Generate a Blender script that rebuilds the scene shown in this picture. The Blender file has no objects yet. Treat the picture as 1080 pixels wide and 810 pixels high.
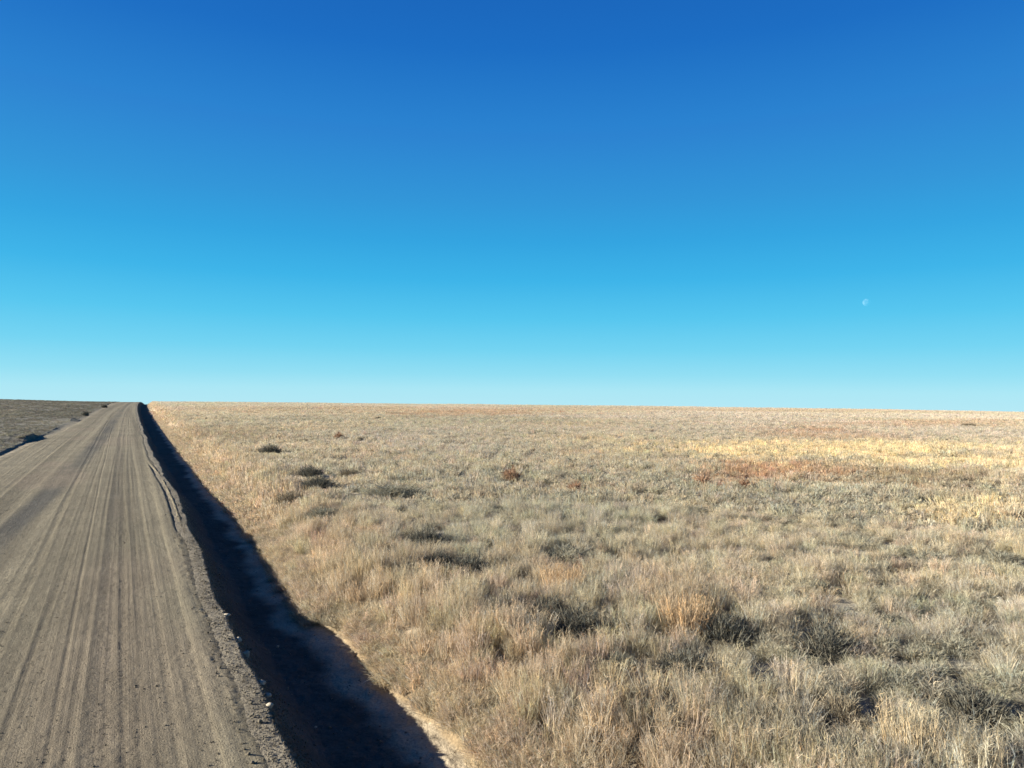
import bpy, math, random
import numpy as np
from mathutils import Matrix, Vector

rng = np.random.default_rng(7)
random.seed(7)
scene = bpy.context.scene
col = scene.collection

# ------------------------------------------------------------------ noise
def vnoise(x, y, seed=0):
    """smooth value noise in -1..1"""
    x = np.asarray(x, dtype=np.float64); y = np.asarray(y, dtype=np.float64)
    x, y = np.broadcast_arrays(x, y)
    xi = np.floor(x).astype(np.int64); yi = np.floor(y).astype(np.int64)
    fx = x - xi; fy = y - yi
    fx = fx*fx*fx*(fx*(fx*6-15)+10); fy = fy*fy*fy*(fy*(fy*6-15)+10)
    def h(a, b):
        n = (a*374761393 + b*668265263 + seed*1274126177) & 0xFFFFFFFF
        n = ((n ^ (n >> 13))*1274126177) & 0xFFFFFFFF
        n = ((n ^ (n >> 16))*2246822519) & 0xFFFFFFFF
        n = n ^ (n >> 15)
        return (n & 0xFFFFFF)/float(0x7FFFFF) - 1.0
    a = h(xi, yi); b = h(xi+1, yi); c = h(xi, yi+1); d = h(xi+1, yi+1)
    return (a*(1-fx)+b*fx)*(1-fy) + (c*(1-fx)+d*fx)*fy

def fbm(x, y, seed=0, o=4, g=0.5):
    s = 0; a = 1; t = 0
    for k in range(o):
        s = s + a*vnoise(x*2**k, y*2**k, seed+k*17); t += a; a *= g
    return s/t

def sstep(x, a, b):
    t = np.clip((x-a)/(b-a), 0, 1)
    return t*t*(3-2*t)

# ------------------------------------------------------------------ camera frame (x = across the road, y = along it)
CAM_H = 3.8
F = 749/1080.0                       # focal length / image width
YAW = math.radians(28.8)
PITCH = math.radians(0.76)
ROLL = math.radians(0.53)
fw = Vector((math.sin(YAW)*math.cos(PITCH), math.cos(YAW)*math.cos(PITCH), math.sin(PITCH)))
R0 = Vector((math.cos(YAW), -math.sin(YAW), 0))
U0 = R0.cross(fw)
right = R0*math.cos(ROLL) + U0*math.sin(ROLL)
up = U0*math.cos(ROLL) - R0*math.sin(ROLL)
cam_loc = Vector((0, 0, CAM_H))

def ray(px, py):                      # direction seen at a spot of the photo (1080 x 810)
    return (fw*749 + right*(px-540) - up*(py-405)).normalized()

# ------------------------------------------------------------------ land form
def curve(s):
    return 4.3*(np.clip(s, 0, 700)/300.0)**2

BANK_S = [-40, 0, 7.5, 11, 13.3, 14.4, 15.6, 17.5, 20, 25, 40, 80, 150, 300, 900]
BANK_U = [4.1, 3.95, 3.74, 3.60, 3.50, 3.22, 3.28, 3.45, 3.58, 3.70, 3.72, 4.0, 4.6, 4.9, 5.0]
def bank_r(s):
    return np.interp(s, BANK_S, BANK_U) + 0.08*vnoise(s*0.45, 3.3, 5) + 0.04*vnoise(s*1.7, 8.1, 6) + 0.02*vnoise(s*5.1, 2.1, 7)
def edge_r(s):
    return 1.62 + 0.14*np.exp(-((s-29)/9.0)**2) + 0.10*vnoise(s*0.28, 1.5, 8) + 0.05*vnoise(s*1.3, 4.5, 9)
LEFT_S = [-40, 0, 40, 60, 100, 150, 220, 300, 900]
LEFT_U = [-6.9, -6.85, -6.65, -6.2, -5.45, -5.4, -5.9, -6.9, -7]
def edge_l(s):
    return np.interp(s, LEFT_S, LEFT_U) + 0.60 + 0.12*vnoise(s*0.2, 2.5, 10) + 0.05*vnoise(s*1.1, 4.5, 11)
def bank_l(s):
    return np.interp(s, LEFT_S, LEFT_U) + 0.18*vnoise(s*0.13, 7.5, 12) + 0.09*vnoise(s*0.6, 9.5, 13)
def ditch_depth(s):
    return 0.73 + 0.08*sstep(s, 7, 11) + 0.28*sstep(s, 30, 150) + 0.03*vnoise(s*0.35, 11.0, 14)

CUTS = [(66.0, 3.0, 0.42), (106.0, 3.5, 0.25)]
def dome(x, y):
    d = np.hypot(x, y)
    z = -1.0e-5*np.minimum(d, 900)**2
    z = z - np.where(d < 520, 9e-5*np.maximum(d-300, 0)**2, 9e-5*220**2 + 2*9e-5*220*(d-520))
    return z

def land(x, y):
    """height of the land; the road bed itself is level with 0"""
    c = curve(y); u = x-c
    er = edge_r(y); D = ditch_depth(y); br = bank_r(y)
    rough = (fbm(x*5, y*5, 21, 3)*0.022 + fbm(x*14, y*14, 25, 2)*0.012)*(1-.6*sstep(u, -3, 0)*(1-sstep(u, er-.05, er+.15)))
    shoulder = sstep(u, er-0.35, er-0.05)
    z = np.zeros_like(u)
    # right hand side
    t = np.clip((u-er)/0.78, 0, 1)
    slope = -D*(1-(1-t)**1.5)
    zr = slope + 0.07*np.clip((u-er-1.2)/1.5, 0, 1)
    bank_h = 0.10 + 0.04*vnoise(y*0.5, 20.0, 30)
    zr = zr + bank_h*sstep(u, br, br+0.20)
    fieldz = -0.14 + 0.10*fbm(x*0.16, y*0.16, 31, 3) + 0.05*fbm(x*0.7, y*0.7, 35, 3)
    base_after = -D + 0.07 + bank_h
    zr = zr + (fieldz-base_after)*sstep(u, br+0.1, br+1.9)
    # left hand side
    el = edge_l(y); bl = bank_l(y)
    zl = -0.10*sstep(-u, -el, -el+0.5)
    lh = 0.10 + 0.05*vnoise(y*0.3, 33.0, 36)
    for (s0, w, hh) in CUTS:
        lh = lh + hh*np.exp(-((y-s0)/w)**4)*np.exp(-np.maximum(-(u-bl)-1.2, 0)**2/4.0)
    lf = 0.10*fbm(x*0.11, y*0.11, 41, 3)
    zl = zl + (lh+lf*sstep(-u, -bl+0.3, -bl+3.0))*sstep(-u, -bl, -bl+0.24)
    z = np.where(u > er, zr, np.where(u < el, zl, z))
    off = np.maximum(shoulder, sstep(-u, -el-0.2, -el+0.2))
    z = z + rough*off
    # distant swells
    far = sstep(np.hypot(x, y), 60, 220)*(np.abs(u+2.3) > 5)
    z = z + far*sstep(np.abs(u+2.3), 6, 40)*(0.35*fbm(x*0.012, y*0.012, 51, 3) + 0.12*fbm(x*0.05, y*0.05, 55, 2))
    z = z + far*sstep(-u, 8, 60)*1.0*sstep(np.hypot(x, y), 100, 300) - 0.50*sstep(u, 30, 120)*sstep(np.hypot(x, y), 120, 300)
    return z + dome(x, y)

def at(px, py, lift=0.0):
    """the point of the land seen at a spot of the photo"""
    d = ray(px, py)
    t = np.concatenate([np.linspace(4, 60, 3000), np.linspace(60, 460, 6000)])
    X = cam_loc.x + d.x*t; Y = cam_loc.y + d.y*t; Z = cam_loc.z + d.z*t
    g = land(X, Y) + lift
    hit = np.nonzero(Z <= g)[0]
    k = hit[0] if len(hit) else len(t)-1
    return float(X[k]), float(Y[k]), float(land(np.array([X[k]]), np.array([Y[k]]))[0])

# ------------------------------------------------------------------ colours of the plant cover (the plants' own colours, far grass lifted to look sunlit)
STRAW = np.array((.520, .445, .315)); GREY = np.array((.450, .405, .300)); TAN = np.array((.500, .402, .275))
RUST = np.array((.480, .310, .190)); YELLOW = np.array((.680, .560, .345)); BROWN = np.array((.310, .235, .148))
SAGE = np.array((.120, .122, .092)); PALE = np.array((.550, .472, .375))
def patch(px, py, rx_px, ry_px):
    x0, y0, _ = at(px, py); x1, y1, _ = at(px+rx_px, py); x2, y2, _ = at(px, py-ry_px)
    x3, y3, _ = at(px, py+ry_px)
    cx, cy = (x2+x3)/2, (y2+y3)/2
    a = np.array((x1-x0, y1-y0)); b = np.array(((x2-x3)/2, (y2-y3)/2))
    return cx, cy, np.linalg.inv(np.column_stack([a, b]))
PATCHES = [(patch(832, 499, 100, 14), RUST, 0.85), (patch(862, 459, 75, 9), RUST, 0.75), (patch(500, 436, 110, 3.0), RUST, 0.5),
           (patch(640, 433, 500, 2.2), RUST, 0.28), (patch(900, 476, 250, 11), YELLOW, 1.0), (patch(1010, 489, 150, 10), YELLOW, 0.95),
           (patch(985, 508, 110, 11), BROWN, 0.7), (patch(1040, 525, 70, 8), BROWN, 0.45), (patch(1045, 542, 80, 10), YELLOW, 0.9),
           (patch(640, 465, 90, 7), YELLOW, 0.35), (patch(990, 447, 110, 3.5), RUST, 0.45), (patch(930, 462, 70, 3.5), RUST, 0.45),
           (patch(590, 450, 60, 5), TAN, 0.5), (patch(1000, 460, 150, 5), PALE, 0.5), (patch(720, 645, 34, 28), TAN, 1.0),
           (patch(590, 615, 42, 24), TAN, 0.8), (patch(1000, 610, 160, 30), STRAW, 0.7), (patch(360, 590, 40, 50), TAN, 0.7),
           (patch(450, 470, 140, 18), PALE, 0.45), (patch(700, 455, 200, 8), PALE, 0.4), (patch(985, 650, 120, 26), GREY, 0.6),
           (patch(245, 460, 60, 12), BROWN, 0.35), (patch(560, 700, 60, 50), TAN, 0.4)]
def cover(x, y, mix=0.0):
    u = x-curve(y); br = bank_r(y)
    n = fbm(x*0.09, y*0.09, 61, 3); n2 = fbm(x*0.35, y*0.35, 65, 3); n3 = fbm(x*0.022, y*0.022, 69, 3)
    w = sstep(n*0.7+n2*0.6, -0.25, 0.45)[..., None]
    c = GREY*(1-w) + STRAW*w
    w = (sstep(n3, -0.25, 0.30)*0.75*sstep(np.hypot(x, y), 35, 110))[..., None]  # pale tone weighted by distance, also brightening far grass as if front-lit
    c = c*(1-w) + PALE*w
    w = ((1-sstep(u-br, 1.2, 4.5))*0.75 + 0.35*sstep(vnoise(x*.2, y*.2, 77), .3, .7))[..., None]
    w = np.clip(w, 0, 1)
    c = c*(1-w) + TAN*w
    for ((cx, cy, M), pc, s) in PATCHES:
        dx = x-cx+0.0; dy = y-cy
        a = M[0, 0]*dx+M[0, 1]*dy; b = M[1, 0]*dx+M[1, 1]*dy
        rr = np.sqrt(a*a+b*b) + 0.6*n2 + 0.4*n + mix
        w = (s*(1-sstep(rr, 0.55, 1.15)))[..., None]
        c = c*(1-w) + pc*w
    dd = np.hypot(x, y)
    c = c*(.93+.14*sstep(dd, 8, 45)+.03*sstep(dd, 40, 130))[..., None]  # brighter with distance, painting in the front-lit look of far grass
    left = (u < -4.5)[..., None]
    lc = np.array((.172, .160, .128))*(1+0.45*n2[..., None]) + np.array((.05, .042, .026))*sstep(n, .1, .6)[..., None]
    return np.where(left, lc, c)

# ------------------------------------------------------------------ mesh + material helpers
def link_mesh(name, verts, faces, mat=None, smooth=True, parent=None, attrs=None, link=True):
    me = bpy.data.meshes.new(name)
    verts = np.asarray(verts, dtype=np.float32)
    faces = np.asarray(faces, dtype=np.int32)
    me.vertices.add(len(verts)); me.vertices.foreach_set('co', verts.ravel())
    if len(faces):
        k = faces.shape[1]
        me.loops.add(faces.size); me.loops.foreach_set('vertex_index', faces.ravel())
        me.polygons.add(len(faces))
        me.polygons.foreach_set('loop_start', np.arange(0, faces.size, k, dtype=np.int32))
    me.update(calc_edges=True)
    if smooth and len(faces):
        me.polygons.foreach_set('use_smooth', np.ones(len(faces), dtype=bool))
    for an, (typ, arr) in (attrs or {}).items():
        a = me.attributes.new(an, typ, 'POINT')
        key = {'FLOAT': 'value', 'INT': 'value', 'FLOAT_VECTOR': 'vector', 'FLOAT_COLOR': 'color'}[typ]
        a.data.foreach_set(key, np.asarray(arr, dtype=np.int32 if typ == 'INT' else np.float32).ravel())
    if mat: me.materials.append(mat)
    o = bpy.data.objects.new(name, me)
    if link: col.objects.link(o)
    if parent: o.parent = parent
    return o

def grid_faces(nr, nc):
    i = np.arange(nr-1)[:, None]*nc + np.arange(nc-1)[None, :]
    return np.stack([i, i+1, i+nc+1, i+nc], -1).reshape(-1, 4)

def rgba(c):
    return np.concatenate([c, np.ones(c.shape[:-1]+(1,))], -1)

def tag(o, label=None, cat=None, group=None, kind=None):
    if label: o['label'] = label
    if cat: o['category'] = cat
    if group: o['group'] = group
    if kind: o['kind'] = kind
    return o

def new_mat(name):
    m = bpy.data.materials.new(name); m.use_nodes = True
    nt = m.node_tree; nt.nodes.clear()
    out = nt.nodes.new('ShaderNodeOutputMaterial')
    return m, nt, out

def soil_material(name, bumps, mottles, rough=0.95):
    """colour comes from the sheet's own 'col', broken up by noise; bump gives the grain"""
    m, nt, out = new_mat(name)
    N = nt.nodes.new; L = nt.links.new
    bs = N('ShaderNodeBsdfPrincipled'); bs.inputs['Roughness'].default_value = rough
    bs.inputs['Specular IOR Level'].default_value = 0.12
    L(bs.outputs[0], out.inputs['Surface'])
    at_ = N('ShaderNodeAttribute'); at_.attribute_name = 'col'
    geo = N('ShaderNodeNewGeometry')
    cur = at_.outputs['Color']
    for (scale, lo, hi, stretch) in mottles:
        mp = N('ShaderNodeMapping'); mp.inputs['Scale'].default_value = stretch
        L(geo.outputs['Position'], mp.inputs['Vector'])
        nz = N('ShaderNodeTexNoise'); nz.inputs['Scale'].default_value = scale; nz.inputs['Detail'].default_value = 5
        nz.inputs['Roughness'].default_value = 0.65
        L(mp.outputs[0], nz.inputs['Vector'])
        mr = N('ShaderNodeMapRange'); mr.inputs['From Min'].default_value = 0.3; mr.inputs['From Max'].default_value = 0.7
        mr.inputs['To Min'].default_value = lo; mr.inputs['To Max'].default_value = hi
        L(nz.outputs['Fac'], mr.inputs['Value'])
        vm = N('ShaderNodeVectorMath'); vm.operation = 'SCALE'
        L(cur, vm.inputs[0]); L(mr.outputs[0], vm.inputs['Scale']); cur = vm.outputs[0]
    L(cur, bs.inputs['Base Color'])
    prev = None
    for (kind, scale, dist, stretch) in bumps:
        mp = N('ShaderNodeMapping'); mp.inputs['Scale'].default_value = stretch
        L(geo.outputs['Position'], mp.inputs['Vector'])
        if kind == 'v':
            tx = N('ShaderNodeTexVoronoi'); tx.inputs['Scale'].default_value = scale; o_ = tx.outputs['Distance']
        else:
            tx = N('ShaderNodeTexNoise'); tx.inputs['Scale'].default_value = scale; tx.inputs['Detail'].default_value = 4; o_ = tx.outputs['Fac']
        L(mp.outputs[0], tx.inputs['Vector'])
        bp = N('ShaderNodeBump'); bp.inputs['Distance'].default_value = dist; bp.inputs['Strength'].default_value = 1.0
        L(o_, bp.inputs['Height'])
        if prev: L(prev, bp.inputs['Normal'])
        prev = bp.outputs[0]
    L(prev, bs.inputs['Normal'])
    return m

def plant_material(name, instanced=True, base=(.2, .18, .12), trans=0.44):
    m, nt, out = new_mat(name)
    N = nt.nodes.new; L = nt.links.new
    if instanced:
        a = N('ShaderNodeAttribute'); a.attribute_type = 'INSTANCER'; a.attribute_name = 'col'; c = a.outputs['Color']
    else:
        r = N('ShaderNodeRGB'); r.outputs[0].default_value = (*base, 1); c = r.outputs[0]
    t = N('ShaderNodeAttribute'); t.attribute_name = 'tint'
    mul = N('ShaderNodeVectorMath'); mul.operation = 'MULTIPLY'
    L(c, mul.inputs[0]); L(t.outputs['Color'], mul.inputs[1])
    d = N('ShaderNodeBsdfDiffuse'); d.inputs['Roughness'].default_value = 0.6
    tr = N('ShaderNodeBsdfTranslucent'); mx = N('ShaderNodeMixShader'); mx.inputs[0].default_value = trans
    L(mul.outputs[0], d.inputs[0]); L(mul.outputs[0], tr.inputs[0])
    L(d.outputs[0], mx.inputs[1]); L(tr.outputs[0], mx.inputs[2]); L(mx.outputs[0], out.inputs['Surface'])
    return m

# ------------------------------------------------------------------ ground sheet
us = np.unique(np.round(np.concatenate([
    -np.geomspace(11, 2200, 110), np.arange(-11, -8, .16), np.arange(-8, -5.9, .05), np.arange(-5.9, 1.1, .6),
    np.arange(1.1, 4.8, .026), np.arange(4.8, 9, .09), np.geomspace(9, 2200, 170)]), 4))
ss = np.unique(np.round(np.concatenate([
    -np.geomspace(3, 1500, 50), np.arange(-3, 5, .25), np.arange(5, 14, .035), 14*np.exp(np.arange(0, 3.65, .0045)), np.geomspace(540, 2400, 60)]), 4))
S, Ug = np.meshgrid(ss, us, indexing='ij')
wid = 1-sstep(np.abs(Ug), 60, 400)
X = Ug + curve(S)*wid; Y = S
Z = land(X, Y)
er = edge_r(Y); el = edge_l(Y); uu = X-curve(Y)
under = sstep(uu, el+0.05, el+0.35)*(1-sstep(uu, er-0.60, er-0.15))
Z = Z - 0.05*under
C = cover(X, Y)*0.62
br = bank_r(Y)
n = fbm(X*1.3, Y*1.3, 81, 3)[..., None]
ditch = np.array((.066, .057, .046))*(1+.25*n)  # floor colour darkened to deepen the shadow lying in the ditch
w = ((1-sstep(uu+.25*n[..., 0], br-0.75, br-0.35))*sstep(uu, er+0.02, er+0.3))[..., None]  # painted shade ends short of the bank, where the floor is sunlit
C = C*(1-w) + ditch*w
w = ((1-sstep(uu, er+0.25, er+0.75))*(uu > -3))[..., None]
C = C*(1-w) + ((np.array((.066, .059, .048))+np.array((.075, .063, .043))*(1-sstep(uu, er-.05, er+.22))[..., None])*(1+.25*n))*w  # slope colour darkened below the rim for its shadow, lighter where sun reaches
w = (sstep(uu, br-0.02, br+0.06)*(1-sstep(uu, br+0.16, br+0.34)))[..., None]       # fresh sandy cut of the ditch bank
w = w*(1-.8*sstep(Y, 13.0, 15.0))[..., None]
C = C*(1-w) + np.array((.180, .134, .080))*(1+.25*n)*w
bl = bank_l(Y)
w = ((uu > bl)*(uu < -3))[..., None]
C = np.where(w, np.array((.165, .142, .102))*(1+.3*n), C)
m_ground = soil_material('prairie_soil', [('n', 3.0, .05, (1, 1, 1)), ('n', 22, .016, (1, 1, 1)), ('n', 70, .010, (1, 1, 1))],
                         [(2.2, .78, 1.22, (1, 1, 1)), (28, .72, 1.28, (1, 1, 1))])
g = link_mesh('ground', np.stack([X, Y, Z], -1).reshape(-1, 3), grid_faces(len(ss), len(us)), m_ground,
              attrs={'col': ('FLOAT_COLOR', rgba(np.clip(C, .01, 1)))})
tag(g, kind='structure')

# ------------------------------------------------------------------ dirt road
ru = np.arange(0, 1.0001, 1/390.0)
rs = np.unique(np.round(np.concatenate([-np.geomspace(3, 80, 30), np.arange(-3, 5, .2), np.arange(5, 11, .028), 11*np.exp(np.arange(0, 4.0, .0042))]), 4))
S, T = np.meshgrid(rs, ru, indexing='ij')
er = edge_r(S); el = edge_l(S)
Uu = el+0.02 + T*(er-0.12-el)
X = Uu+curve(S); Y = S
drift = 0.16*vnoise(S*0.05 + 0.0*Uu, np.round(Uu/2.2)*0 + Uu*.25, 90) + 0.03*vnoise(S*0.2, 1.5, 91)
q = Uu + drift
rel = np.zeros_like(q)
rel += 0.018*vnoise(q*1.3, S*0.020, 92) + 0.006*vnoise(q*4.5, S*0.05, 93) + 0.004*vnoise(q*11, S*0.09, 94)*np.clip(.5+vnoise(q*1.1, S*.05, 97), 0, 1.3) + 0.003*vnoise(q*24, S*0.16, 95)*np.clip(.4+vnoise(q*1.7, S*.08, 98), 0, 1.2)
def rut(u0, slope, depth, w, s0=-99, s1=9999, wob=0.04, seed=1):
    uc = u0 + slope*(S-10) + wob*vnoise(S*0.11, seed*3.7, 100+seed)
    a = sstep(S, s0-2, s0+2)*(1-sstep(S, s1-4, s1+4))
    d = (Uu-uc)/w
    return a*depth*(-np.exp(-d*d) + 0.55*np.exp(-((np.abs(d)-1.7)/0.55)**2))
def tyre(u0, slope, w, s0, s1, seed, depth=.010, lines=5):
    uc = u0 + slope*(S-10) + 0.05*vnoise(S*0.09, seed*2.1, 130+seed)
    a = sstep(S, s0-2, s0+2)*(1-sstep(S, s1-6, s1+6))
    d = (Uu-uc)/w
    ins = np.exp(-(d/1.0)**6)
    tread = np.cos(d*math.pi*lines)*0.6 + 0.0
    return a*(ins*depth*(-1.0+0.5*tread) + depth*0.7*np.exp(-((np.abs(d)-1.2)/.15)**2))
rel += rut(-0.20, 0.000, .020, .10, seed=1) + rut(-0.62, -0.006, .018, .03, seed=2) + rut(-1.55, -0.004, .022, .07, seed=3)
rel += -0.7*rut(1.08, 0.004, .022, .07, seed=4) + rut(0.60, -.002, .012, .05, seed=5) + rut(-2.75, 0.012, .014, .18, seed=6)
rel += rut(-3.9, 0.004, .018, .08, seed=7) + rut(-4.8, 0.003, .016, .10, seed=8) + rut(0.28, .0015, .014, .05, seed=9)
rel += rut(-1.05, .001, .010, .04, seed=10) + rut(-0.42, .0015, .012, .04, seed=11) + rut(-5.5, .0, .020, .12, seed=12)
rel += tyre(.50, .0015, .14, -20, 60, 1) + tyre(.86, .004, .11, -20, 45, 2) + tyre(-.98, -.004, .13, -20, 80, 3) + tyre(-.02, .002, .12, -20, 70, 4)
rel += tyre(-1.75, .006, .13, -20, 90, 5) + tyre(-3.2, .01, .13, -20, 90, 6, .008) + tyre(-4.4, .0, .14, -20, 90, 7, .008) + tyre(.12, -.006, .10, -20, 40, 8)
# the curved skid mark at the right edge
k = np.clip((S-21.5)/20, 0, 1)
arc = 1.18 + 0.29*np.sin(np.pi*np.clip((41.5-S)/26.0, 0, 1))**0.8
am = sstep(S, 20.5, 22.5)*(1-sstep(S, 37, 43))
d = (Uu-arc)/0.055
rel *= 0.36
rel += am*(-0.052*np.exp(-d*d) + 0.036*np.exp(-((d-2.0)/1.1)**2))*(1+.5*vnoise(S*1.5, Uu*8, 187))
# loose gravel thrown to the right edge
loose = sstep(q + 0.12*vnoise(S*.8, q*2, 150), 1.0, 1.25)
clod = fbm(X*9, Y*9, 151, 3)
rel += loose*(0.009*clod + 0.006) + 0.0035*fbm(X*16, Y*9, 155, 2) + 0.004*sstep(fbm(X*1.2, Y*0.5, 158, 2), 0, .5)*fbm(X*20, Y*14, 159, 2)
rel += 0.006*np.exp(-((q+0.2)/0.35)**2)*fbm(X*22, Y*16, 161, 3)
edge_dip = sstep(T, 0.955, 1.0) + (1-sstep(T, 0, 0.04))
Z = dome(X, Y) + rel + 0.012 - 0.045*edge_dip
a1 = vnoise(q*2.1, S*.012, 170); a2 = vnoise(q*6.3, S*.03, 171); a3 = vnoise(q*17, S*.08, 172); a4 = fbm(X*.5, Y*.22, 173, 3)
m_ = np.clip(0.5 + 0.62*a1 + 0.20*a2 + 0.08*a3 + 0.28*a4, 0, 1)[..., None]
C = np.array((.108, .092, .063))*(1-m_) + np.array((.180, .154, .104))*m_
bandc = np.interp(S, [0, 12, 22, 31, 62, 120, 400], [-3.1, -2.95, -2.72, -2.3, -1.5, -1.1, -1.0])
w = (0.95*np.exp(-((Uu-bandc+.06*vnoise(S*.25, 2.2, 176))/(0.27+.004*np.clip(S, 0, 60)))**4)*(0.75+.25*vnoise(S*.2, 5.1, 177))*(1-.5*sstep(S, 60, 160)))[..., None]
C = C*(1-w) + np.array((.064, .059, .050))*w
w = (0.5*np.exp(-((q+0.2)/0.16)**2)*np.clip(.6+.6*vnoise(S*.4, q*3, 178), 0, 1))[..., None]
C = C*(1-w) + np.array((.085, .073, .057))*w
w = (0.45*sstep(fbm(X*.35, Y*.14, 179, 2), .1, .6))[..., None]
C = C*(1-w) + np.array((.165, .130, .093))*w
m_road = soil_material('packed_gravel', [('n', 1, .005, (60, .35, 60)), ('n', 45, .012, (1, .8, 1)), ('n', 130, .012, (1, 1, 1))],
                       [(9, .86, 1.14, (1, .2, 1)), (60, .58, 1.42, (1, .8, 1)), (1, .90, 1.10, (28, .14, 1)), (1, .86, 1.14, (75, .4, 1)), (.9, .86, 1.14, (1, .6, 1))])
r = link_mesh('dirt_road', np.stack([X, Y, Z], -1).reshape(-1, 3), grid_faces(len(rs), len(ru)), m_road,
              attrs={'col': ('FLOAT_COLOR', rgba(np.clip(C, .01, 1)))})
tag(r, kind='structure')

# ------------------------------------------------------------------ plants: tufts made of blades
def blades(n, r, h, w, lean, bend, seed, hvar=.4, up_bias=1.0, tintvar=.30, base_z=-.02, round_top=False):
    g_ = np.random.default_rng(seed)
    a = g_.uniform(0, 2*np.pi, n); q_ = r*np.sqrt(g_.uniform(0, 1, n))
    bx, by = q_*np.cos(a), q_*np.sin(a)
    da = a + g_.normal(0, .9, n)
    ln = np.abs(g_.normal(lean, lean*.5, n))*(0.35+0.65*q_/max(r, 1e-6))
    H = h*(1-hvar*g_.uniform(0, 1, n))
    if round_top: H *= np.sqrt(np.clip(1-(q_/r)**2*.7, .1, 1))
    bd = np.abs(g_.normal(bend, bend*.6, n))
    dx, dy = np.cos(da), np.sin(da)
    wa = g_.uniform(0, np.pi, n); wx, wy = np.cos(wa), np.sin(wa)
    ww = w*g_.uniform(.6, 1.3, n)
    P = []
    for (t, k) in ((0, .8), (.5, 1.0), (.82, .75), (1, .18)):
        off = H*(ln*t + bd*t*t)
        px = bx+dx*off; py = by+dy*off; pz = base_z + H*up_bias*t*(1-.18*bd*t)
        P.append(np.stack([px-wx*ww*k/2, py-wy*ww*k/2, pz], -1)); P.append(np.stack([px+wx*ww*k/2, py+wy*ww*k/2, pz], -1))
    V = np.stack(P, 1)
    i = np.arange(n)[:, None]*8
    Fc = np.concatenate([i+np.array([[0, 1, 3, 2]]), i+np.array([[2, 3, 5, 4]]), i+np.array([[4, 5, 7, 6]])])
    b = g_.normal(1, tintvar, n).clip(.45, 1.6); hue = g_.normal(0, .06, n)
    tint = np.stack([b*(1+hue), b, b*(1-hue*1.5)], -1)
    return V.reshape(-1, 3), Fc, np.repeat(tint, 8, 0)

def straws(n, r, h, w, seed):
    """thin upright stalks with short seed branches near the top"""
    g_ = np.random.default_rng(seed)
    v, f, t = blades(n, r, h, w, .16, .10, seed+5000, hvar=.45)
    tips = v.reshape(n, 8, 3)
    m = n*4
    k = g_.integers(0, n, m); q_ = g_.uniform(.45, 1, m)[:, None]
    a = tips[k, 2:4].mean(1); b = tips[k, 6:8].mean(1)
    p0 = a+(b-a)*q_
    dr = g_.normal(0, .6, (m, 3))+np.array((0, 0, .8)); dr /= np.linalg.norm(dr, axis=1)[:, None]
    side = np.cross(dr, g_.normal(0, 1, (m, 3))); side /= np.linalg.norm(side, axis=1)[:, None]
    L_ = h*g_.uniform(.06, .2, m)[:, None]; ww = w*g_.uniform(.5, 1.1, m)[:, None]
    V = np.stack([p0-side*ww*.35, p0+side*ww*.35, p0+dr*L_+side*ww*.15, p0+dr*L_-side*ww*.15], 1)
    F4 = np.arange(m)[:, None]*4+np.array([[0, 1, 2, 3]])
    return merge([(v, f, t), (V.reshape(-1, 3), F4, np.repeat(t[k*8], 4, 0)*1.06)])

def merge(parts):
    V, Fs, Ts, k = [], [], [], 0
    for v, f, t in parts:
        V.append(v); Fs.append(f+k); Ts.append(t); k += len(v)
    return np.concatenate(V), np.concatenate(Fs), np.concatenate(Ts)

def twigs(n, r, h, seed, w=.006, length=.12, tintvar=.25):
    """fine twigs and little leaves spread through a rounded bush"""
    g_ = np.random.default_rng(seed)
    d = g_.normal(0, 1, (n, 3)); d[:, 2] = np.abs(d[:, 2]); d /= np.linalg.norm(d, axis=1)[:, None]
    rad = g_.uniform(.25, 1, n)**.6
    lump = 1+.28*np.sin(d[:, 0]*5+seed)*np.cos(d[:, 1]*4+seed*2)
    base = d*rad[:, None]*lump[:, None]*np.array((r, r, h))*.86
    base[:, 2] += .02
    dr = d*np.array((1, 1, .8)) + np.array((0, 0, .55)) + g_.normal(0, .5, (n, 3)); dr /= np.linalg.norm(dr, axis=1)[:, None]
    L_ = length*g_.uniform(.5, 1.3, n)[:, None]
    side = np.cross(dr, g_.normal(0, 1, (n, 3))); side /= np.linalg.norm(side, axis=1)[:, None]
    ww = w*g_.uniform(.6, 1.4, n)[:, None]
    mid = base+dr*L_*.55+g_.normal(0, .01, (n, 3)); tip = base+dr*L_+g_.normal(0, .02, (n, 3))
    V = np.stack([base-side*ww/2, base+side*ww/2, mid-side*ww/2, mid+side*ww/2, tip-side*ww*.15, tip+side*ww*.15], 1)
    i = np.arange(n)[:, None]*6
    Fc = np.concatenate([i+np.array([[0, 1, 3, 2]]), i+np.array([[2, 3, 5, 4]])])
    b = g_.normal(1, tintvar, n).clip(.4, 1.7); hue = g_.normal(0, .05, n)
    return V.reshape(-1, 3), Fc, np.repeat(np.stack([b*(1+hue), b, b*(1-hue)], -1), 6, 0)

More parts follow.
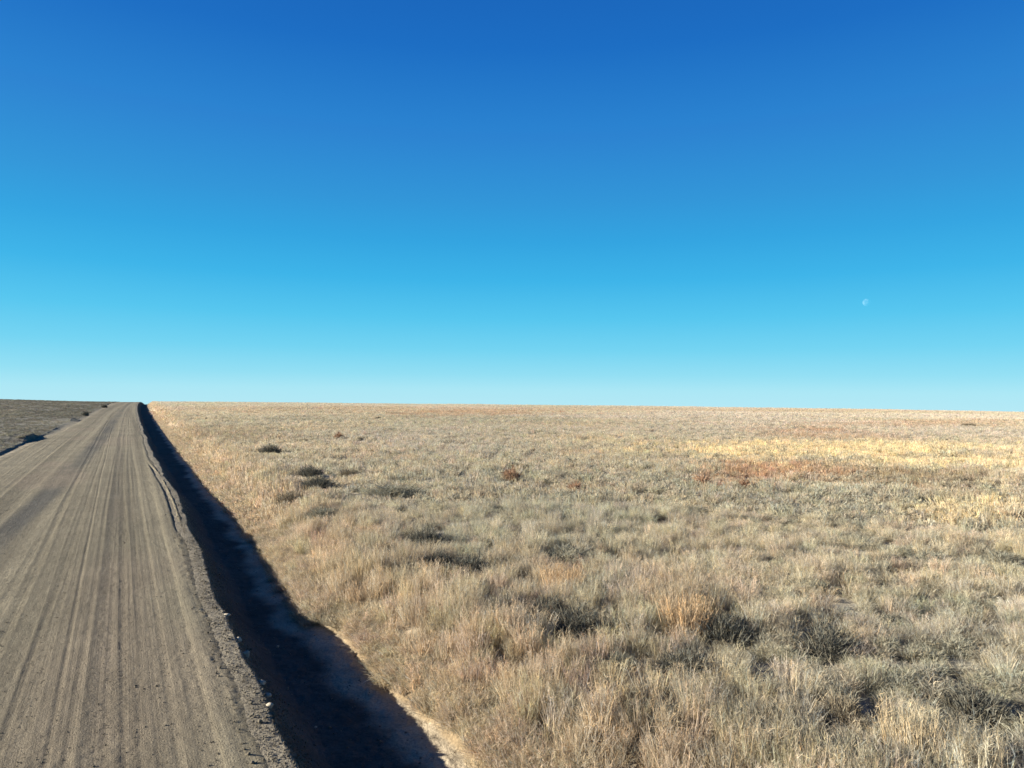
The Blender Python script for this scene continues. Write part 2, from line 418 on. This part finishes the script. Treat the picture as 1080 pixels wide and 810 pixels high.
m_grass = plant_material('dry_grass_blades')
def source(cname, meshes, mat):
    c = bpy.data.collections.new(cname)
    for v, f, t in meshes:
        o = link_mesh(cname, v, f, mat, smooth=False, link=False, attrs={'tint': ('FLOAT_COLOR', rgba(t))})
        c.objects.link(o)
    return c
near_src, mid_src, far_src = [], [], []
for k in range(5):   # upright bunch grass
    near_src.append(merge([straws(75, .12, .50, .0052, 300+k), blades(60, .13, .34, .0055, .25, .2, 310+k), blades(60, .16, .2, .0055, .5, .35, 320+k)]))
for k in range(4):   # low spreading grass
    near_src.append(merge([straws(40, .20, .30, .005, 340+k), blades(90, .20, .22, .0055, .40, .3, 345+k), blades(60, .2, .12, .006, .7, .5, 350+k)]))
for k in range(4):   # grey twiggy forb
    near_src.append(merge([twigs(420, .19, .30, 360+k, .0055, .10), blades(25, .06, .28, .007, .4, .1, 370+k)]))
for k in range(4):
    mid_src.append(merge([straws(24, .17, .46, .014, 400+k), blades(30, .2, .26, .016, .35, .3, 410+k)]))
for k in range(3):
    mid_src.append(merge([straws(14, .25, .28, .014, 420+k), blades(46, .26, .22, .017, .35, .3, 430+k)]))
for k in range(3):
    mid_src.append(twigs(110, .24, .30, 440+k, .018, .14))
for k in range(4):
    far_src.append(merge([blades(30, .55, .36, .055, .3, .3, 460+k, tintvar=.14), twigs(40, .55, .28, 470+k, .05, .22, tintvar=.14)]))

def scatter_nodes(name, collection):
    ng = bpy.data.node_groups.new(name, 'GeometryNodeTree')
    ng.interface.new_socket('Geometry', in_out='INPUT', socket_type='NodeSocketGeometry')
    ng.interface.new_socket('Geometry', in_out='OUTPUT', socket_type='NodeSocketGeometry')
    N = ng.nodes.new; L = ng.links.new
    gi = N('NodeGroupInput'); go = N('NodeGroupOutput')
    ci = N('GeometryNodeCollectionInfo'); ci.inputs['Collection'].default_value = collection
    ci.inputs['Separate Children'].default_value = True; ci.inputs['Reset Children'].default_value = True
    iop = N('GeometryNodeInstanceOnPoints'); iop.inputs['Pick Instance'].default_value = True
    def na(nm, typ):
        a = N('GeometryNodeInputNamedAttribute'); a.data_type = typ; a.inputs['Name'].default_value = nm
        return a.outputs['Attribute']
    e2r = N('FunctionNodeEulerToRotation')
    L(gi.outputs[0], iop.inputs['Points']); L(ci.outputs[0], iop.inputs['Instance'])
    L(na('idx', 'INT'), iop.inputs['Instance Index'])
    L(na('rot', 'FLOAT_VECTOR'), e2r.inputs[0]); L(e2r.outputs[0], iop.inputs['Rotation'])
    L(na('scl', 'FLOAT_VECTOR'), iop.inputs['Scale'])
    L(iop.outputs[0], go.inputs[0])
    return ng

def scatter(name, P, idx, rot, scl, colr, collection):
    o = link_mesh(name, P, np.zeros((0, 4), int), attrs={
        'idx': ('INT', idx), 'rot': ('FLOAT_VECTOR', rot), 'scl': ('FLOAT_VECTOR', scl), 'col': ('FLOAT_COLOR', rgba(np.clip(colr, .01, 1)))})
    md = o.modifiers.new('scatter', 'NODES'); md.node_group = scatter_nodes(name+'_scatter', collection)
    return o

def polar(n, d0, d1, a0, a1):
    a = np.radians(rng.uniform(a0, a1, n)); d = np.sqrt(rng.uniform(d0*d0, d1*d1, n))
    return d*np.sin(a), d*np.cos(a)

def area(d0, d1, a0, a1): return math.radians(a1-a0)/2*(d1*d1-d0*d0)

sources = near_src + mid_src + far_src
n_near, n_mid, n_far = len(near_src), len(mid_src), len(far_src)
grass_src = source('grass_clump', sources, m_grass)

PLANTS = [
    ('dark', 285, 479, 1.5, .62, 'small dark round shrub standing alone, farthest up the ditch'),
    ('dark', 327, 503, 1.2, .55, 'dark shrub, upper of the dark cluster left of centre'),
    ('dark', 335, 517, 1.35, .60, 'darkest shrub, right in the middle of the dark cluster left of centre'),
    ('brown', 308, 531, 1.2, .45, 'brown green shrub just below the dark cluster'),
    ('brown', 281, 505, .9, .35, 'small brown shrub left of the dark cluster, close to the ditch'),
    ('grey', 415, 524, 2.2, .50, 'wide low grey green shrub right of the dark cluster'),
    ('brown', 369, 502, 1.0, .35, 'small brown shrub between the dark cluster and the wide grey one'),
    ('grey', 341, 549, 1.0, .45, 'blue grey shrub below the dark cluster at the ditch side'),
    ('brown', 404, 592, .62, .45, 'brown bushy shrub in the tan grass strip by the ditch'),
    ('dark', 449, 577, 1.0, .5, 'dark shrub behind two others in the near left field'),
    ('dark', 462, 603, .9, .48, 'dark shrub, left of a side by side pair in the near left field'),
    ('dark', 494, 609, .95, .52, 'very dark shrub, right of a side by side pair in the near left field'),
    ('grey', 598, 591, 1.2, .36, 'broad dark grey shrub in mid field below the centre'),
    ('dark', 578, 655, .80, .46, 'dark shrub left of the big near dark hollow'),
    ('dark', 610, 672, 1.05, .50, 'darkest near shrub in the hollow between tan tufts'),
    ('grey', 655, 716, .55, .40, 'grey brown near shrub in front of the dark hollow'),
    ('dark', 722, 716, .75, .44, 'dark near shrub right below the orange tan tussock'),
    ('brown', 668, 752, .42, .36, 'dark brown shrub low down at the bottom centre'),
    ('dark', 765, 677, 1.0, .46, 'dark shrub touching the right of the orange tan tussock'),  # added to stand in for the shadow beside the tussock
    ('dark', 873, 691, .95, .46, 'dark shrub with a flat top in the right foreground'),
    ('dark', 942, 663, .55, .26, 'low black shrub beside the pale bare patch at right'),
    ('grey', 1012, 690, .65, .28, 'low grey shrub right of the pale bare patch'),
    ('dark', 1030, 759, .8, .42, 'dark shrub in the bottom right corner of the field'),
    ('brown', 772, 752, .45, .36, 'brown near shrub right of bottom centre'),
    ('brown', 890, 768, .50, .40, 'brown twiggy shrub at the bottom right'),
    ('grey', 1058, 596, .95, .36, 'dark grey shrub at the right edge of mid field'),
    ('grey', 985, 596, .95, .36, 'dark grey low shrub left of the one at the right edge'),
    ('brown', 1022, 450, 2.2, .55, 'tiny dark shrub far off at the right below the horizon'),
    ('red', 357, 464, .9, .65, 'small rust red plant, far left one in the pale field'),
    ('red', 540, 509, .95, .65, 'rust red plant standing alone in the middle of the field'),
    ('red', 607, 521, .75, .5, 'small rust plant right of the red plant in mid field'),
    ('red', 740, 514, .9, .5, 'rust plant at left of the large rust patch'),
    ('red', 787, 518, .9, .5, 'rust plant below the left end of the large rust patch'),
    ('tan', 722, 672, .85, .62, 'orange tan tussock, the brightest one in the near field'),
    ('tan', 593, 628, .80, .52, 'orange tan tussock up and left of the brightest one'),
    ('pale', 960, 797, .60, .50, 'pale tan tussock at the bottom right edge of the photo'),
    ('tan', 388, 570, .60, .40, 'tan tussock beside the ditch left of the dark pair'),
]
KEEP_OFF = [(*at(p[1], p[2])[:2], p[3]*.55) for p in PLANTS if p[0] in ('dark', 'grey', 'brown')]
GX, GY, GI, GS, GH, GC = [], [], [], [], [], []
def sow(x, y, tier):
    u = x-curve(y); b = bank_r(y); l = bank_l(y)
    side = u-b
    jit = rng.uniform(-.08, .12, len(x))
    right_ok = side > np.where(y > 14, -.14, .15)+jit
    left_ok = u < l-.25
    # bare spots between the tufts
    gap = fbm(x*.55, y*.55, 201, 3)
    keep = (right_ok | left_ok)
    keep &= ~((gap < -.27) & (rng.uniform(size=len(x)) < .42) & (side > 3.5))
    gap2 = fbm(x*1.5, y*1.5, 203, 2)
    keep &= ~((gap2 < -.30) & (rng.uniform(size=len(x)) < .55) & (side > 3.0) & (np.hypot(x, y) < 45))
    keep &= ~(left_ok & (rng.uniform(size=len(x)) < .5))
    for (kx, ky, kr) in KEEP_OFF:
        dd = np.hypot(x-kx, y-ky)
        keep &= ~((dd < kr) & (rng.uniform(size=len(x)) < .78))
    x, y, u, side = x[keep], y[keep], u[keep], side[keep]
    n_ = len(x)
    c = cover(x, y, rng.normal(0, .22, n_))
    spread = {'near': .14, 'mid': .09, 'far': .05}[tier]
    c = c*np.clip(rng.normal(1, spread, n_), .6, 1.5)[:, None]*(1+rng.normal(0, .03, (n_, 3)))
    tall = 0.80 + 0.34*fbm(x*.25, y*.25, 205, 3) + 0.28*fbm(x*.8, y*.8, 207, 2)
    strip = np.exp(-((side-1.9)/1.5)**2)
    tall = tall + .35*strip
    for (kx, ky, kr) in KEEP_OFF:
        tall = tall*(1-.45*np.exp(-(np.hypot(x-kx*(1-.9*kr/np.hypot(kx, ky)), y-ky*(1-.9*kr/np.hypot(kx, ky)))/(kr*1.3))**2))
    tall = np.where(side < .7, tall*.62, tall)
    tall = np.where(u < -4.5, tall*.38, tall)
    forb = sstep(fbm(x*.4, y*.4, 209, 3) + .12*(u > 12) - .5*strip, -.05, .35)
    pr = rng.uniform(size=n_)
    if tier == 'near':
        idx = np.where(pr < .12+.55*forb, rng.integers(9, 13, n_), np.where(rng.uniform(size=n_) < .62, rng.integers(0, 5, n_), rng.integers(5, 9, n_)))
        grey = (idx >= 9)
    elif tier == 'mid':
        idx = np.where(pr < .45*forb, rng.integers(7, 10, n_), np.where(rng.uniform(size=n_) < .6, rng.integers(0, 4, n_), rng.integers(4, 7, n_)))
        grey = (idx >= 7); idx = idx + n_near
    else:
        idx = rng.integers(0, 4, n_) + n_near + n_mid; grey = np.zeros(n_, bool)
    c = np.where(grey[:, None], c*.45 + np.array((.340, .315, .235))*.5, c)
    GX.append(x); GY.append(y); GI.append(idx); GC.append(c)
    s = rng.uniform(.8, 1.25, n_)
    GS.append(s); GH.append(s*np.clip(tall, .35, 1.5))
MAIN = (-13, 70)
for (d0, d1, dens, tier) in ((4.5, 14, 23, 'near'), (14, 24, 19, 'near'), (24, 45, 10, 'mid'), (45, 85, 6, 'mid'), (85, 150, 2.4, 'mid'), (120, 380, .75, 'far')):
    sow(*polar(int(area(d0, d1, *MAIN)*dens), d0, d1, *MAIN), tier)
    for wing in ((-60, -13), (70, 110)):
        sow(*polar(int(area(d0, min(d1, 150), *wing)*dens*.3) if d0 < 150 else 0, d0, max(min(d1, 150), d0+1), *wing), tier)
fs = 5+rng.uniform(0, 1, 5200)**1.6*150
fu = bank_r(fs)+rng.uniform(.0, .55, len(fs))+np.where(fs < 13.5, .08, 0)
fs_near = fs < 24
for tr, mk in (('near', fs_near), ('mid', ~fs_near)): sow((fu+curve(fs))[mk], fs[mk], tr)
x = np.concatenate(GX); y = np.concatenate(GY); idx = np.concatenate(GI); sc = np.concatenate(GS); sh = np.concatenate(GH)
c = np.concatenate(GC)
z = land(x, y)
rot = np.stack([rng.normal(0, .10, len(x)), rng.normal(0, .10, len(x)), rng.uniform(0, 6.283, len(x))], -1)
leftm = (x-curve(y)) < 0
for (mask, nm) in ((~leftm, 'prairie_grass'), (leftm, 'scrub_grass')):
    go_ = scatter(nm, np.stack([x, y, z], -1)[mask], idx[mask], rot[mask], np.stack([sc, sc, sh], -1)[mask], c[mask], grass_src)
    tag(go_, 'dry tan and grey prairie grass covering the field right of the ditch' if nm == 'prairie_grass' else
        'short grey brown scrub grass covering the land left of the dirt road', 'grass', kind='stuff')
print('grass instances', len(x))

# ------------------------------------------------------------------ gravel and clods
def stone_mesh(seed, sub=2, squash=.65):
    import bmesh
    bm = bmesh.new(); bmesh.ops.create_icosphere(bm, subdivisions=sub, radius=1.0)
    g_ = np.random.default_rng(seed)
    ph = g_.uniform(0, 6, 6)
    for v in bm.verts:
        p = v.co
        k = 1+.22*math.sin(p.x*2.3+ph[0])*math.cos(p.y*2.1+ph[1])+.14*math.sin(p.z*3.7+ph[2]+p.x*2)+.07*math.sin(p.y*7+ph[3])*math.cos(p.x*6+ph[4])
        v.co = Vector((p.x*k*1.15, p.y*k*.9, p.z*k*squash))
    for _ in range(9):   # flat broken faces
        nrm = Vector(g_.normal(0, 1, 3)).normalized(); dd = g_.uniform(.72, .95)
        for v in bm.verts:
            e = v.co.dot(nrm)-dd
            if e > 0: v.co -= nrm*e
    V = np.array([v.co[:] for v in bm.verts]); Fc = np.array([[v.index for v in f.verts] for f in bm.faces])
    bm.free()
    return V, Fc
def stone_material(name, instanced, base=(.42, .37, .30)):
    m, nt, out = new_mat(name); N = nt.nodes.new; L = nt.links.new
    bs = N('ShaderNodeBsdfPrincipled'); bs.inputs['Roughness'].default_value = .9; bs.inputs['Specular IOR Level'].default_value = .15
    L(bs.outputs[0], out.inputs['Surface'])
    if instanced:
        a = N('ShaderNodeAttribute'); a.attribute_type = 'INSTANCER'; a.attribute_name = 'col'; c_ = a.outputs['Color']
    else:
        q_ = N('ShaderNodeRGB'); q_.outputs[0].default_value = (*base, 1); c_ = q_.outputs[0]
    tc = N('ShaderNodeTexCoord'); nz = N('ShaderNodeTexNoise'); nz.inputs['Scale'].default_value = 3.5; nz.inputs['Detail'].default_value = 5
    L(tc.outputs['Object'], nz.inputs['Vector'])
    mr = N('ShaderNodeMapRange'); mr.inputs['To Min'].default_value = .6; mr.inputs['To Max'].default_value = 1.35
    L(nz.outputs['Fac'], mr.inputs['Value'])
    vm = N('ShaderNodeVectorMath'); vm.operation = 'SCALE'; L(c_, vm.inputs[0]); L(mr.outputs[0], vm.inputs['Scale'])
    L(vm.outputs[0], bs.inputs['Base Color'])
    bp = N('ShaderNodeBump'); bp.inputs['Distance'].default_value = .08; L(nz.outputs['Fac'], bp.inputs['Height']); L(bp.outputs[0], bs.inputs['Normal'])
    return m
m_pebble = stone_material('gravel_stone', True)
pc = bpy.data.collections.new('gravel_pebble')
for k in range(5):
    v, f = stone_mesh(500+k, 1)
    pc.objects.link(link_mesh('gravel_pebble', v, f, m_pebble, smooth=False, link=False))
n1 = 13000
s1 = 5+np.abs(rng.normal(0, 1, n1))*14; u1 = edge_r(s1) + np.where(rng.uniform(size=n1) < .6, rng.normal(.0, .22, n1), np.abs(rng.normal(.06, .22, n1)))
n2 = 24000
s2 = 5+rng.uniform(0, 1, n2)**1.8*35; u2 = rng.uniform(-6.2, 1.5, n2)
n3 = 1200
s3 = 5+rng.uniform(0, 1, n3)**1.5*30; u3 = rng.uniform(1.7, 3.6, n3)
s_ = np.concatenate([s1, s2, s3]); u_ = np.concatenate([u1, u2, u3])
size = np.concatenate([rng.lognormal(-4.95, .48, n1), rng.lognormal(-5.25, .4, n2), rng.lognormal(-4.6, .4, n3)]).clip(.003, .036)
x_ = u_+curve(s_)
z_ = land(x_, s_) + np.where(u_ < edge_r(s_)-.1, .014, .0) + size*.25
pcol = np.array((.225, .190, .138))*np.clip(rng.normal(1, .28, len(s_)), .5, 1.9)[:, None]
o = scatter('gravel', np.stack([x_, s_, z_], -1), rng.integers(0, 5, len(s_)), rng.uniform(0, 6.28, (len(s_), 3))*np.array((.1, .1, 1)),
            np.stack([size]*3, -1), pcol, pc)
tag(o, 'loose gravel scattered along the dirt road and its shoulder', 'gravel', kind='stuff')

# pale stones on the shoulder, each one a thing
m_stone = stone_material('pale_stone', False, (.33, .285, .215))
STONES = [(251, 664, .045, 'small pale stone farthest up along the shaded edge of the road'),
          (268, 696, .06, 'long pale stone catching sun at the top of the shaded ditch slope'),
          (276, 711, .07, 'largest pale stone on the shaded ditch slope, sunlit on its left'),
          (293, 683, .030, 'tiny pale stone lying alone down in the ditch shadow'),
          (290, 738, .055, 'pale stone starting the broken lit rim below the largest stone'),
          (297, 752, .050, 'flat pale stone in the middle of the lit rim by the ditch'),
          (312, 775, .050, 'pale stone nearest the bottom of the photo on the ditch rim'),
          (333, 768, .022, 'small pale pebble lying out on the dark ditch floor')]
for k, (px, py, rad, lab) in enumerate(STONES):
    v, f = stone_mesh(520+k, 3, .7)
    x0, y0, z0 = at(px, py)
    if k not in (3, 7):              # these lie up on the rim, where the sun still reaches
        x0 = float(edge_r(y0)+curve(y0)) + .02 + .03*(k % 3); z0 = float(land(np.array([x0]), np.array([y0]))[0])
    s = link_mesh('stone', v*rad, f, m_stone); s.location = (x0, y0, z0+rad*.35); s.rotation_euler.z = k*1.3
    tag(s, lab, 'stone', 'pale stones along the road edge')

# ------------------------------------------------------------------ shrubs and coloured tufts that stand out, each one a thing
def tube(p0, p1, r0, r1, k=5):
    p0 = Vector(p0); p1 = Vector(p1); d = (p1-p0).normalized(); a = d.orthogonal().normalized(); b = d.cross(a)
    V = []
    for p, r_ in ((p0, r0), (p1, r1)):
        for i in range(k):
            t = 2*math.pi*i/k; V.append((p+a*math.cos(t)*r_+b*math.sin(t)*r_)[:])
    Fc = [[i, (i+1) % k, k+(i+1) % k, k+i] for i in range(k)]
    return np.array(V), np.array(Fc), np.ones((2*k, 3))
def stems(seed, r, h, n=9):
    g_ = random.Random(seed); parts = []
    for k in range(n):
        a = g_.uniform(0, 6.28); q_ = g_.uniform(.2, .75)
        m1 = Vector((math.cos(a)*r*q_*.4, math.sin(a)*r*q_*.4, h*.35)); tip = Vector((math.cos(a+.3)*r*q_, math.sin(a+.3)*r*q_, h*g_.uniform(.6, .85)))
        parts += [tube((0, 0, -.03), m1, .016, .010), tube(m1, tip, .010, .003)]
    return merge(parts)
m_sage = plant_material('dark_sage_leaves', False, (.128, .121, .096), .18)
m_greysage = plant_material('grey_sage_leaves', False, (.260, .242, .180), .25)
m_brownsage = plant_material('brown_shrub_leaves', False, (.220, .182, .125), .2)
m_red = plant_material('rust_leaves', False, (.340, .215, .135), .25)
m_tan = plant_material('tan_blades', False, (.46, .33, .195), .25)
m_pale = plant_material('pale_blades', False, (.46, .375, .245), .25)
m_wood = plant_material('shrub_wood', False, (.12, .10, .08), 0)
MATS = {'dark': m_sage, 'grey': m_greysage, 'brown': m_brownsage, 'red': m_red, 'tan': m_tan, 'pale': m_pale}
protos = {}
def plant_proto(kind, k):
    if (kind, k) in protos: return protos[(kind, k)]
    if kind in ('tan', 'pale'):
        v, f, t = merge([straws(260, .5, .95, .011, 600+k), blades(260, .5, .7, .012, .2, .16, 605+k, round_top=True), blades(150, .55, .45, .012, .4, .3, 610+k)])
    elif kind == 'red':
        v, f, t = merge([twigs(500, .5, .8, 620+k, .03, .25), blades(120, .4, .9, .03, .25, .15, 630+k, round_top=True)])
    else:
        v, f, t = merge([twigs(1500, .55, .78, 640+k, .011, .19), blades(200, .45, .85, .016, .3, .1, 650+k, round_top=True)])
    me = link_mesh('foliage', v, f, MATS[kind], smooth=False, link=False, attrs={'tint': ('FLOAT_COLOR', rgba(t))}).data
    v, f, t = stems(660+k, .5, .8)
    ms = link_mesh('stem', v, f, m_wood, smooth=True, link=False, attrs={'tint': ('FLOAT_COLOR', rgba(t))}).data
    protos[(kind, k)] = (me, ms)
    return protos[(kind, k)]
def plant(kind, px, py, w, h, label, k):
    """px, py: where its foot stands; w, h: size in metres"""
    x0, y0, z0 = at(px, py)
    nm, cat = {'tan': ('grass_tussock', 'grass tussock'), 'pale': ('grass_tussock', 'grass tussock'), 'red': ('rust_plant', 'plant')}.get(kind, ('sage_shrub', 'shrub'))
    e = bpy.data.objects.new(nm, None); col.objects.link(e); e.empty_display_size = .2
    e.location = (x0, y0, z0-.02); e.rotation_euler.z = (k*2.399) % 6.28; e.scale = (w/1.1, w/1.1*(.85+.3*((k*7) % 5)/5), h*1.08/.85)
    me, ms = plant_proto(kind, k % 3)
    o1 = bpy.data.objects.new('foliage', me); col.objects.link(o1); o1.parent = e
    if kind not in ('tan', 'red', 'pale'):
        o2 = bpy.data.objects.new('stem', ms); col.objects.link(o2); o2.parent = e
    grp = {'pale': 'tan grass tussocks standing out in the field', 'tan': 'tan grass tussocks standing out in the field', 'red': 'rust coloured plants in the field'}.get(kind, 'dark shrubs in the grass field')
    tag(e, label, cat, grp)
for k, a in enumerate(PLANTS): plant(*a, k)
# dark bushes against the bank on the left
for k, (px, py, w_, h_, lab) in enumerate((
        (90, 438.5, 1.1, .7, 'dark bush on the left bank, nearer one of the two'),
        (110, 430, 1.4, .8, 'smaller looking dark bush on the left bank, near the horizon'))):
    plant('dark', px, py, w_, h_, lab, 50+k)

# ------------------------------------------------------------------ moon
SUN_AZ_CAM = math.radians(-97); SUN_EL = math.radians(19)
saz = YAW + SUN_AZ_CAM                # clockwise from +Y
sun_dir = Vector((math.sin(saz)*math.cos(SUN_EL), math.cos(saz)*math.cos(SUN_EL), math.sin(SUN_EL)))
md = ray(914, 319)
MD = 6000.0
moon_pos = cam_loc + md*MD
rad = MD*3.5/749
import bmesh
bm = bmesh.new(); bmesh.ops.create_uvsphere(bm, u_segments=48, v_segments=24, radius=rad)
q_ = Vector((0, 0, 1)).rotation_difference(-md)
bmesh.ops.rotate(bm, verts=bm.verts, matrix=q_.to_matrix(), cent=(0, 0, 0))
bmesh.ops.delete(bm, geom=[v for v in bm.verts if v.co.dot(-md) < -0.02*rad], context='VERTS')   # the near side, the far side is never seen from earth
me = bpy.data.meshes.new('moon'); bm.to_mesh(me); bm.free()
me.polygons.foreach_set('use_smooth', np.ones(len(me.polygons), dtype=bool))
mm, nt, out = new_mat('moon_dust_behind_air'); N = nt.nodes.new; L = nt.links.new
df = N('ShaderNodeBsdfDiffuse'); tr = N('ShaderNodeBsdfTransparent'); ad = N('ShaderNodeAddShader')
nz = N('ShaderNodeTexNoise'); nz.inputs['Scale'].default_value = .05; tc = N('ShaderNodeTexCoord'); L(tc.outputs['Object'], nz.inputs['Vector'])
cr = N('ShaderNodeValToRGB'); cr.color_ramp.elements[0].position = .4; cr.color_ramp.elements[1].position = .6
cr.color_ramp.elements[0].color = (.016, .018, .018, 1); cr.color_ramp.elements[1].color = (.042, .044, .043, 1)
L(nz.outputs['Fac'], cr.inputs[0]); L(cr.outputs[0], df.inputs[0])
L(df.outputs[0], ad.inputs[0]); L(tr.outputs[0], ad.inputs[1]); L(ad.outputs[0], out.inputs['Surface'])
me.materials.append(mm)
mo = bpy.data.objects.new('moon', me); col.objects.link(mo); mo.location = moon_pos
tag(mo, 'pale half lit daytime moon in the clear blue sky at right', 'moon')

# ------------------------------------------------------------------ sun, sky, camera
sl = bpy.data.lights.new('sun', 'SUN'); sl.energy = 5.0; sl.angle = math.radians(.53); sl.color = (1.0, .94, .82)
so = bpy.data.objects.new('sun', sl); col.objects.link(so)
so.rotation_euler = (-sun_dir).to_track_quat('-Z', 'Y').to_euler()
w = bpy.data.worlds.new('World'); scene.world = w; w.use_nodes = True
nt = w.node_tree; nt.nodes.clear(); N = nt.nodes.new; L = nt.links.new
out = N('ShaderNodeOutputWorld'); bg = N('ShaderNodeBackground'); bg.inputs['Strength'].default_value = .05
sky = N('ShaderNodeTexSky'); sky.sky_type = 'NISHITA'; sky.sun_disc = False
sky.sun_elevation = SUN_EL; sky.sun_rotation = saz; sky.altitude = 1500; sky.air_density = 1.0; sky.dust_density = .3; sky.ozone_density = 2.0
# the clear deep blue of this morning: colour by height above the horizon, with a share of the physical sky for the glow towards the sun
def lin(v): return tuple((q/255/12.92 if q/255 <= .04045 else ((q/255+.055)/1.055)**2.4) for q in v)
SKY = [(-1.0, (175, 234, 244)), (-1.2, (180, 232, 246)), (0.3, (168, 230, 246)), (1.5, (144, 222, 244)), (3.5, (112, 211, 242)), (6.0, (82, 198, 239)), (9.0, (56, 180, 233)),
       (12.0, (46, 164, 225)), (15.0, (46, 150, 217)), (20.0, (40, 130, 209)), (20.5, (38, 130, 209)), (26.0, (23, 109, 196)), (31.0, (20, 98, 185)), (50.0, (20, 72, 150)), (90.0, (16, 56, 120))]
geo = N('ShaderNodeTexCoord'); neg = N('ShaderNodeSeparateXYZ'); L(geo.outputs['Generated'], neg.inputs[0])
mr = N('ShaderNodeMapRange'); mr.inputs['From Min'].default_value = -.03; mr.inputs['From Max'].default_value = 1.0; L(neg.outputs['Z'], mr.inputs['Value'])
rp = N('ShaderNodeValToRGB'); L(mr.outputs[0], rp.inputs[0]); rp.color_ramp.interpolation = 'LINEAR'
els = rp.color_ramp.elements
while len(els) > 1: els.remove(els[-1])
for i, (deg, cc) in enumerate(SKY[1:]):
    p = (math.sin(math.radians(deg))+.03)/1.03
    e = els[0] if i == 0 else els.new(p)
    e.position = p; e.color = (*lin(cc), 1)
sc_ = N('ShaderNodeVectorMath'); sc_.operation = 'SCALE'; sc_.inputs['Scale'].default_value = 1/(2**1.75*.05); L(rp.outputs[0], sc_.inputs[0])
mx = N('ShaderNodeMixRGB'); mx.inputs[0].default_value = .03
L(sc_.outputs[0], mx.inputs[1]); L(sky.outputs[0], mx.inputs[2]); L(mx.outputs[0], bg.inputs[0])
L(bg.outputs[0], out.inputs[0])

cam = bpy.data.cameras.new('camera'); cam.sensor_fit = 'HORIZONTAL'; cam.sensor_width = 36; cam.lens = 36*F
cam.clip_start = .1; cam.clip_end = 20000
co = bpy.data.objects.new('camera', cam); col.objects.link(co); scene.camera = co
M = Matrix((right, up, -fw)).transposed().to_4x4(); M.translation = cam_loc
co.matrix_world = M

vs = scene.view_settings
vs.view_transform = 'Standard'; vs.look = 'None'; vs.gamma = 1; vs.use_curve_mapping = False; vs.exposure = 1.75
scene.cycles.max_bounces = 6; scene.cycles.diffuse_bounces = 3; scene.cycles.transparent_max_bounces = 8
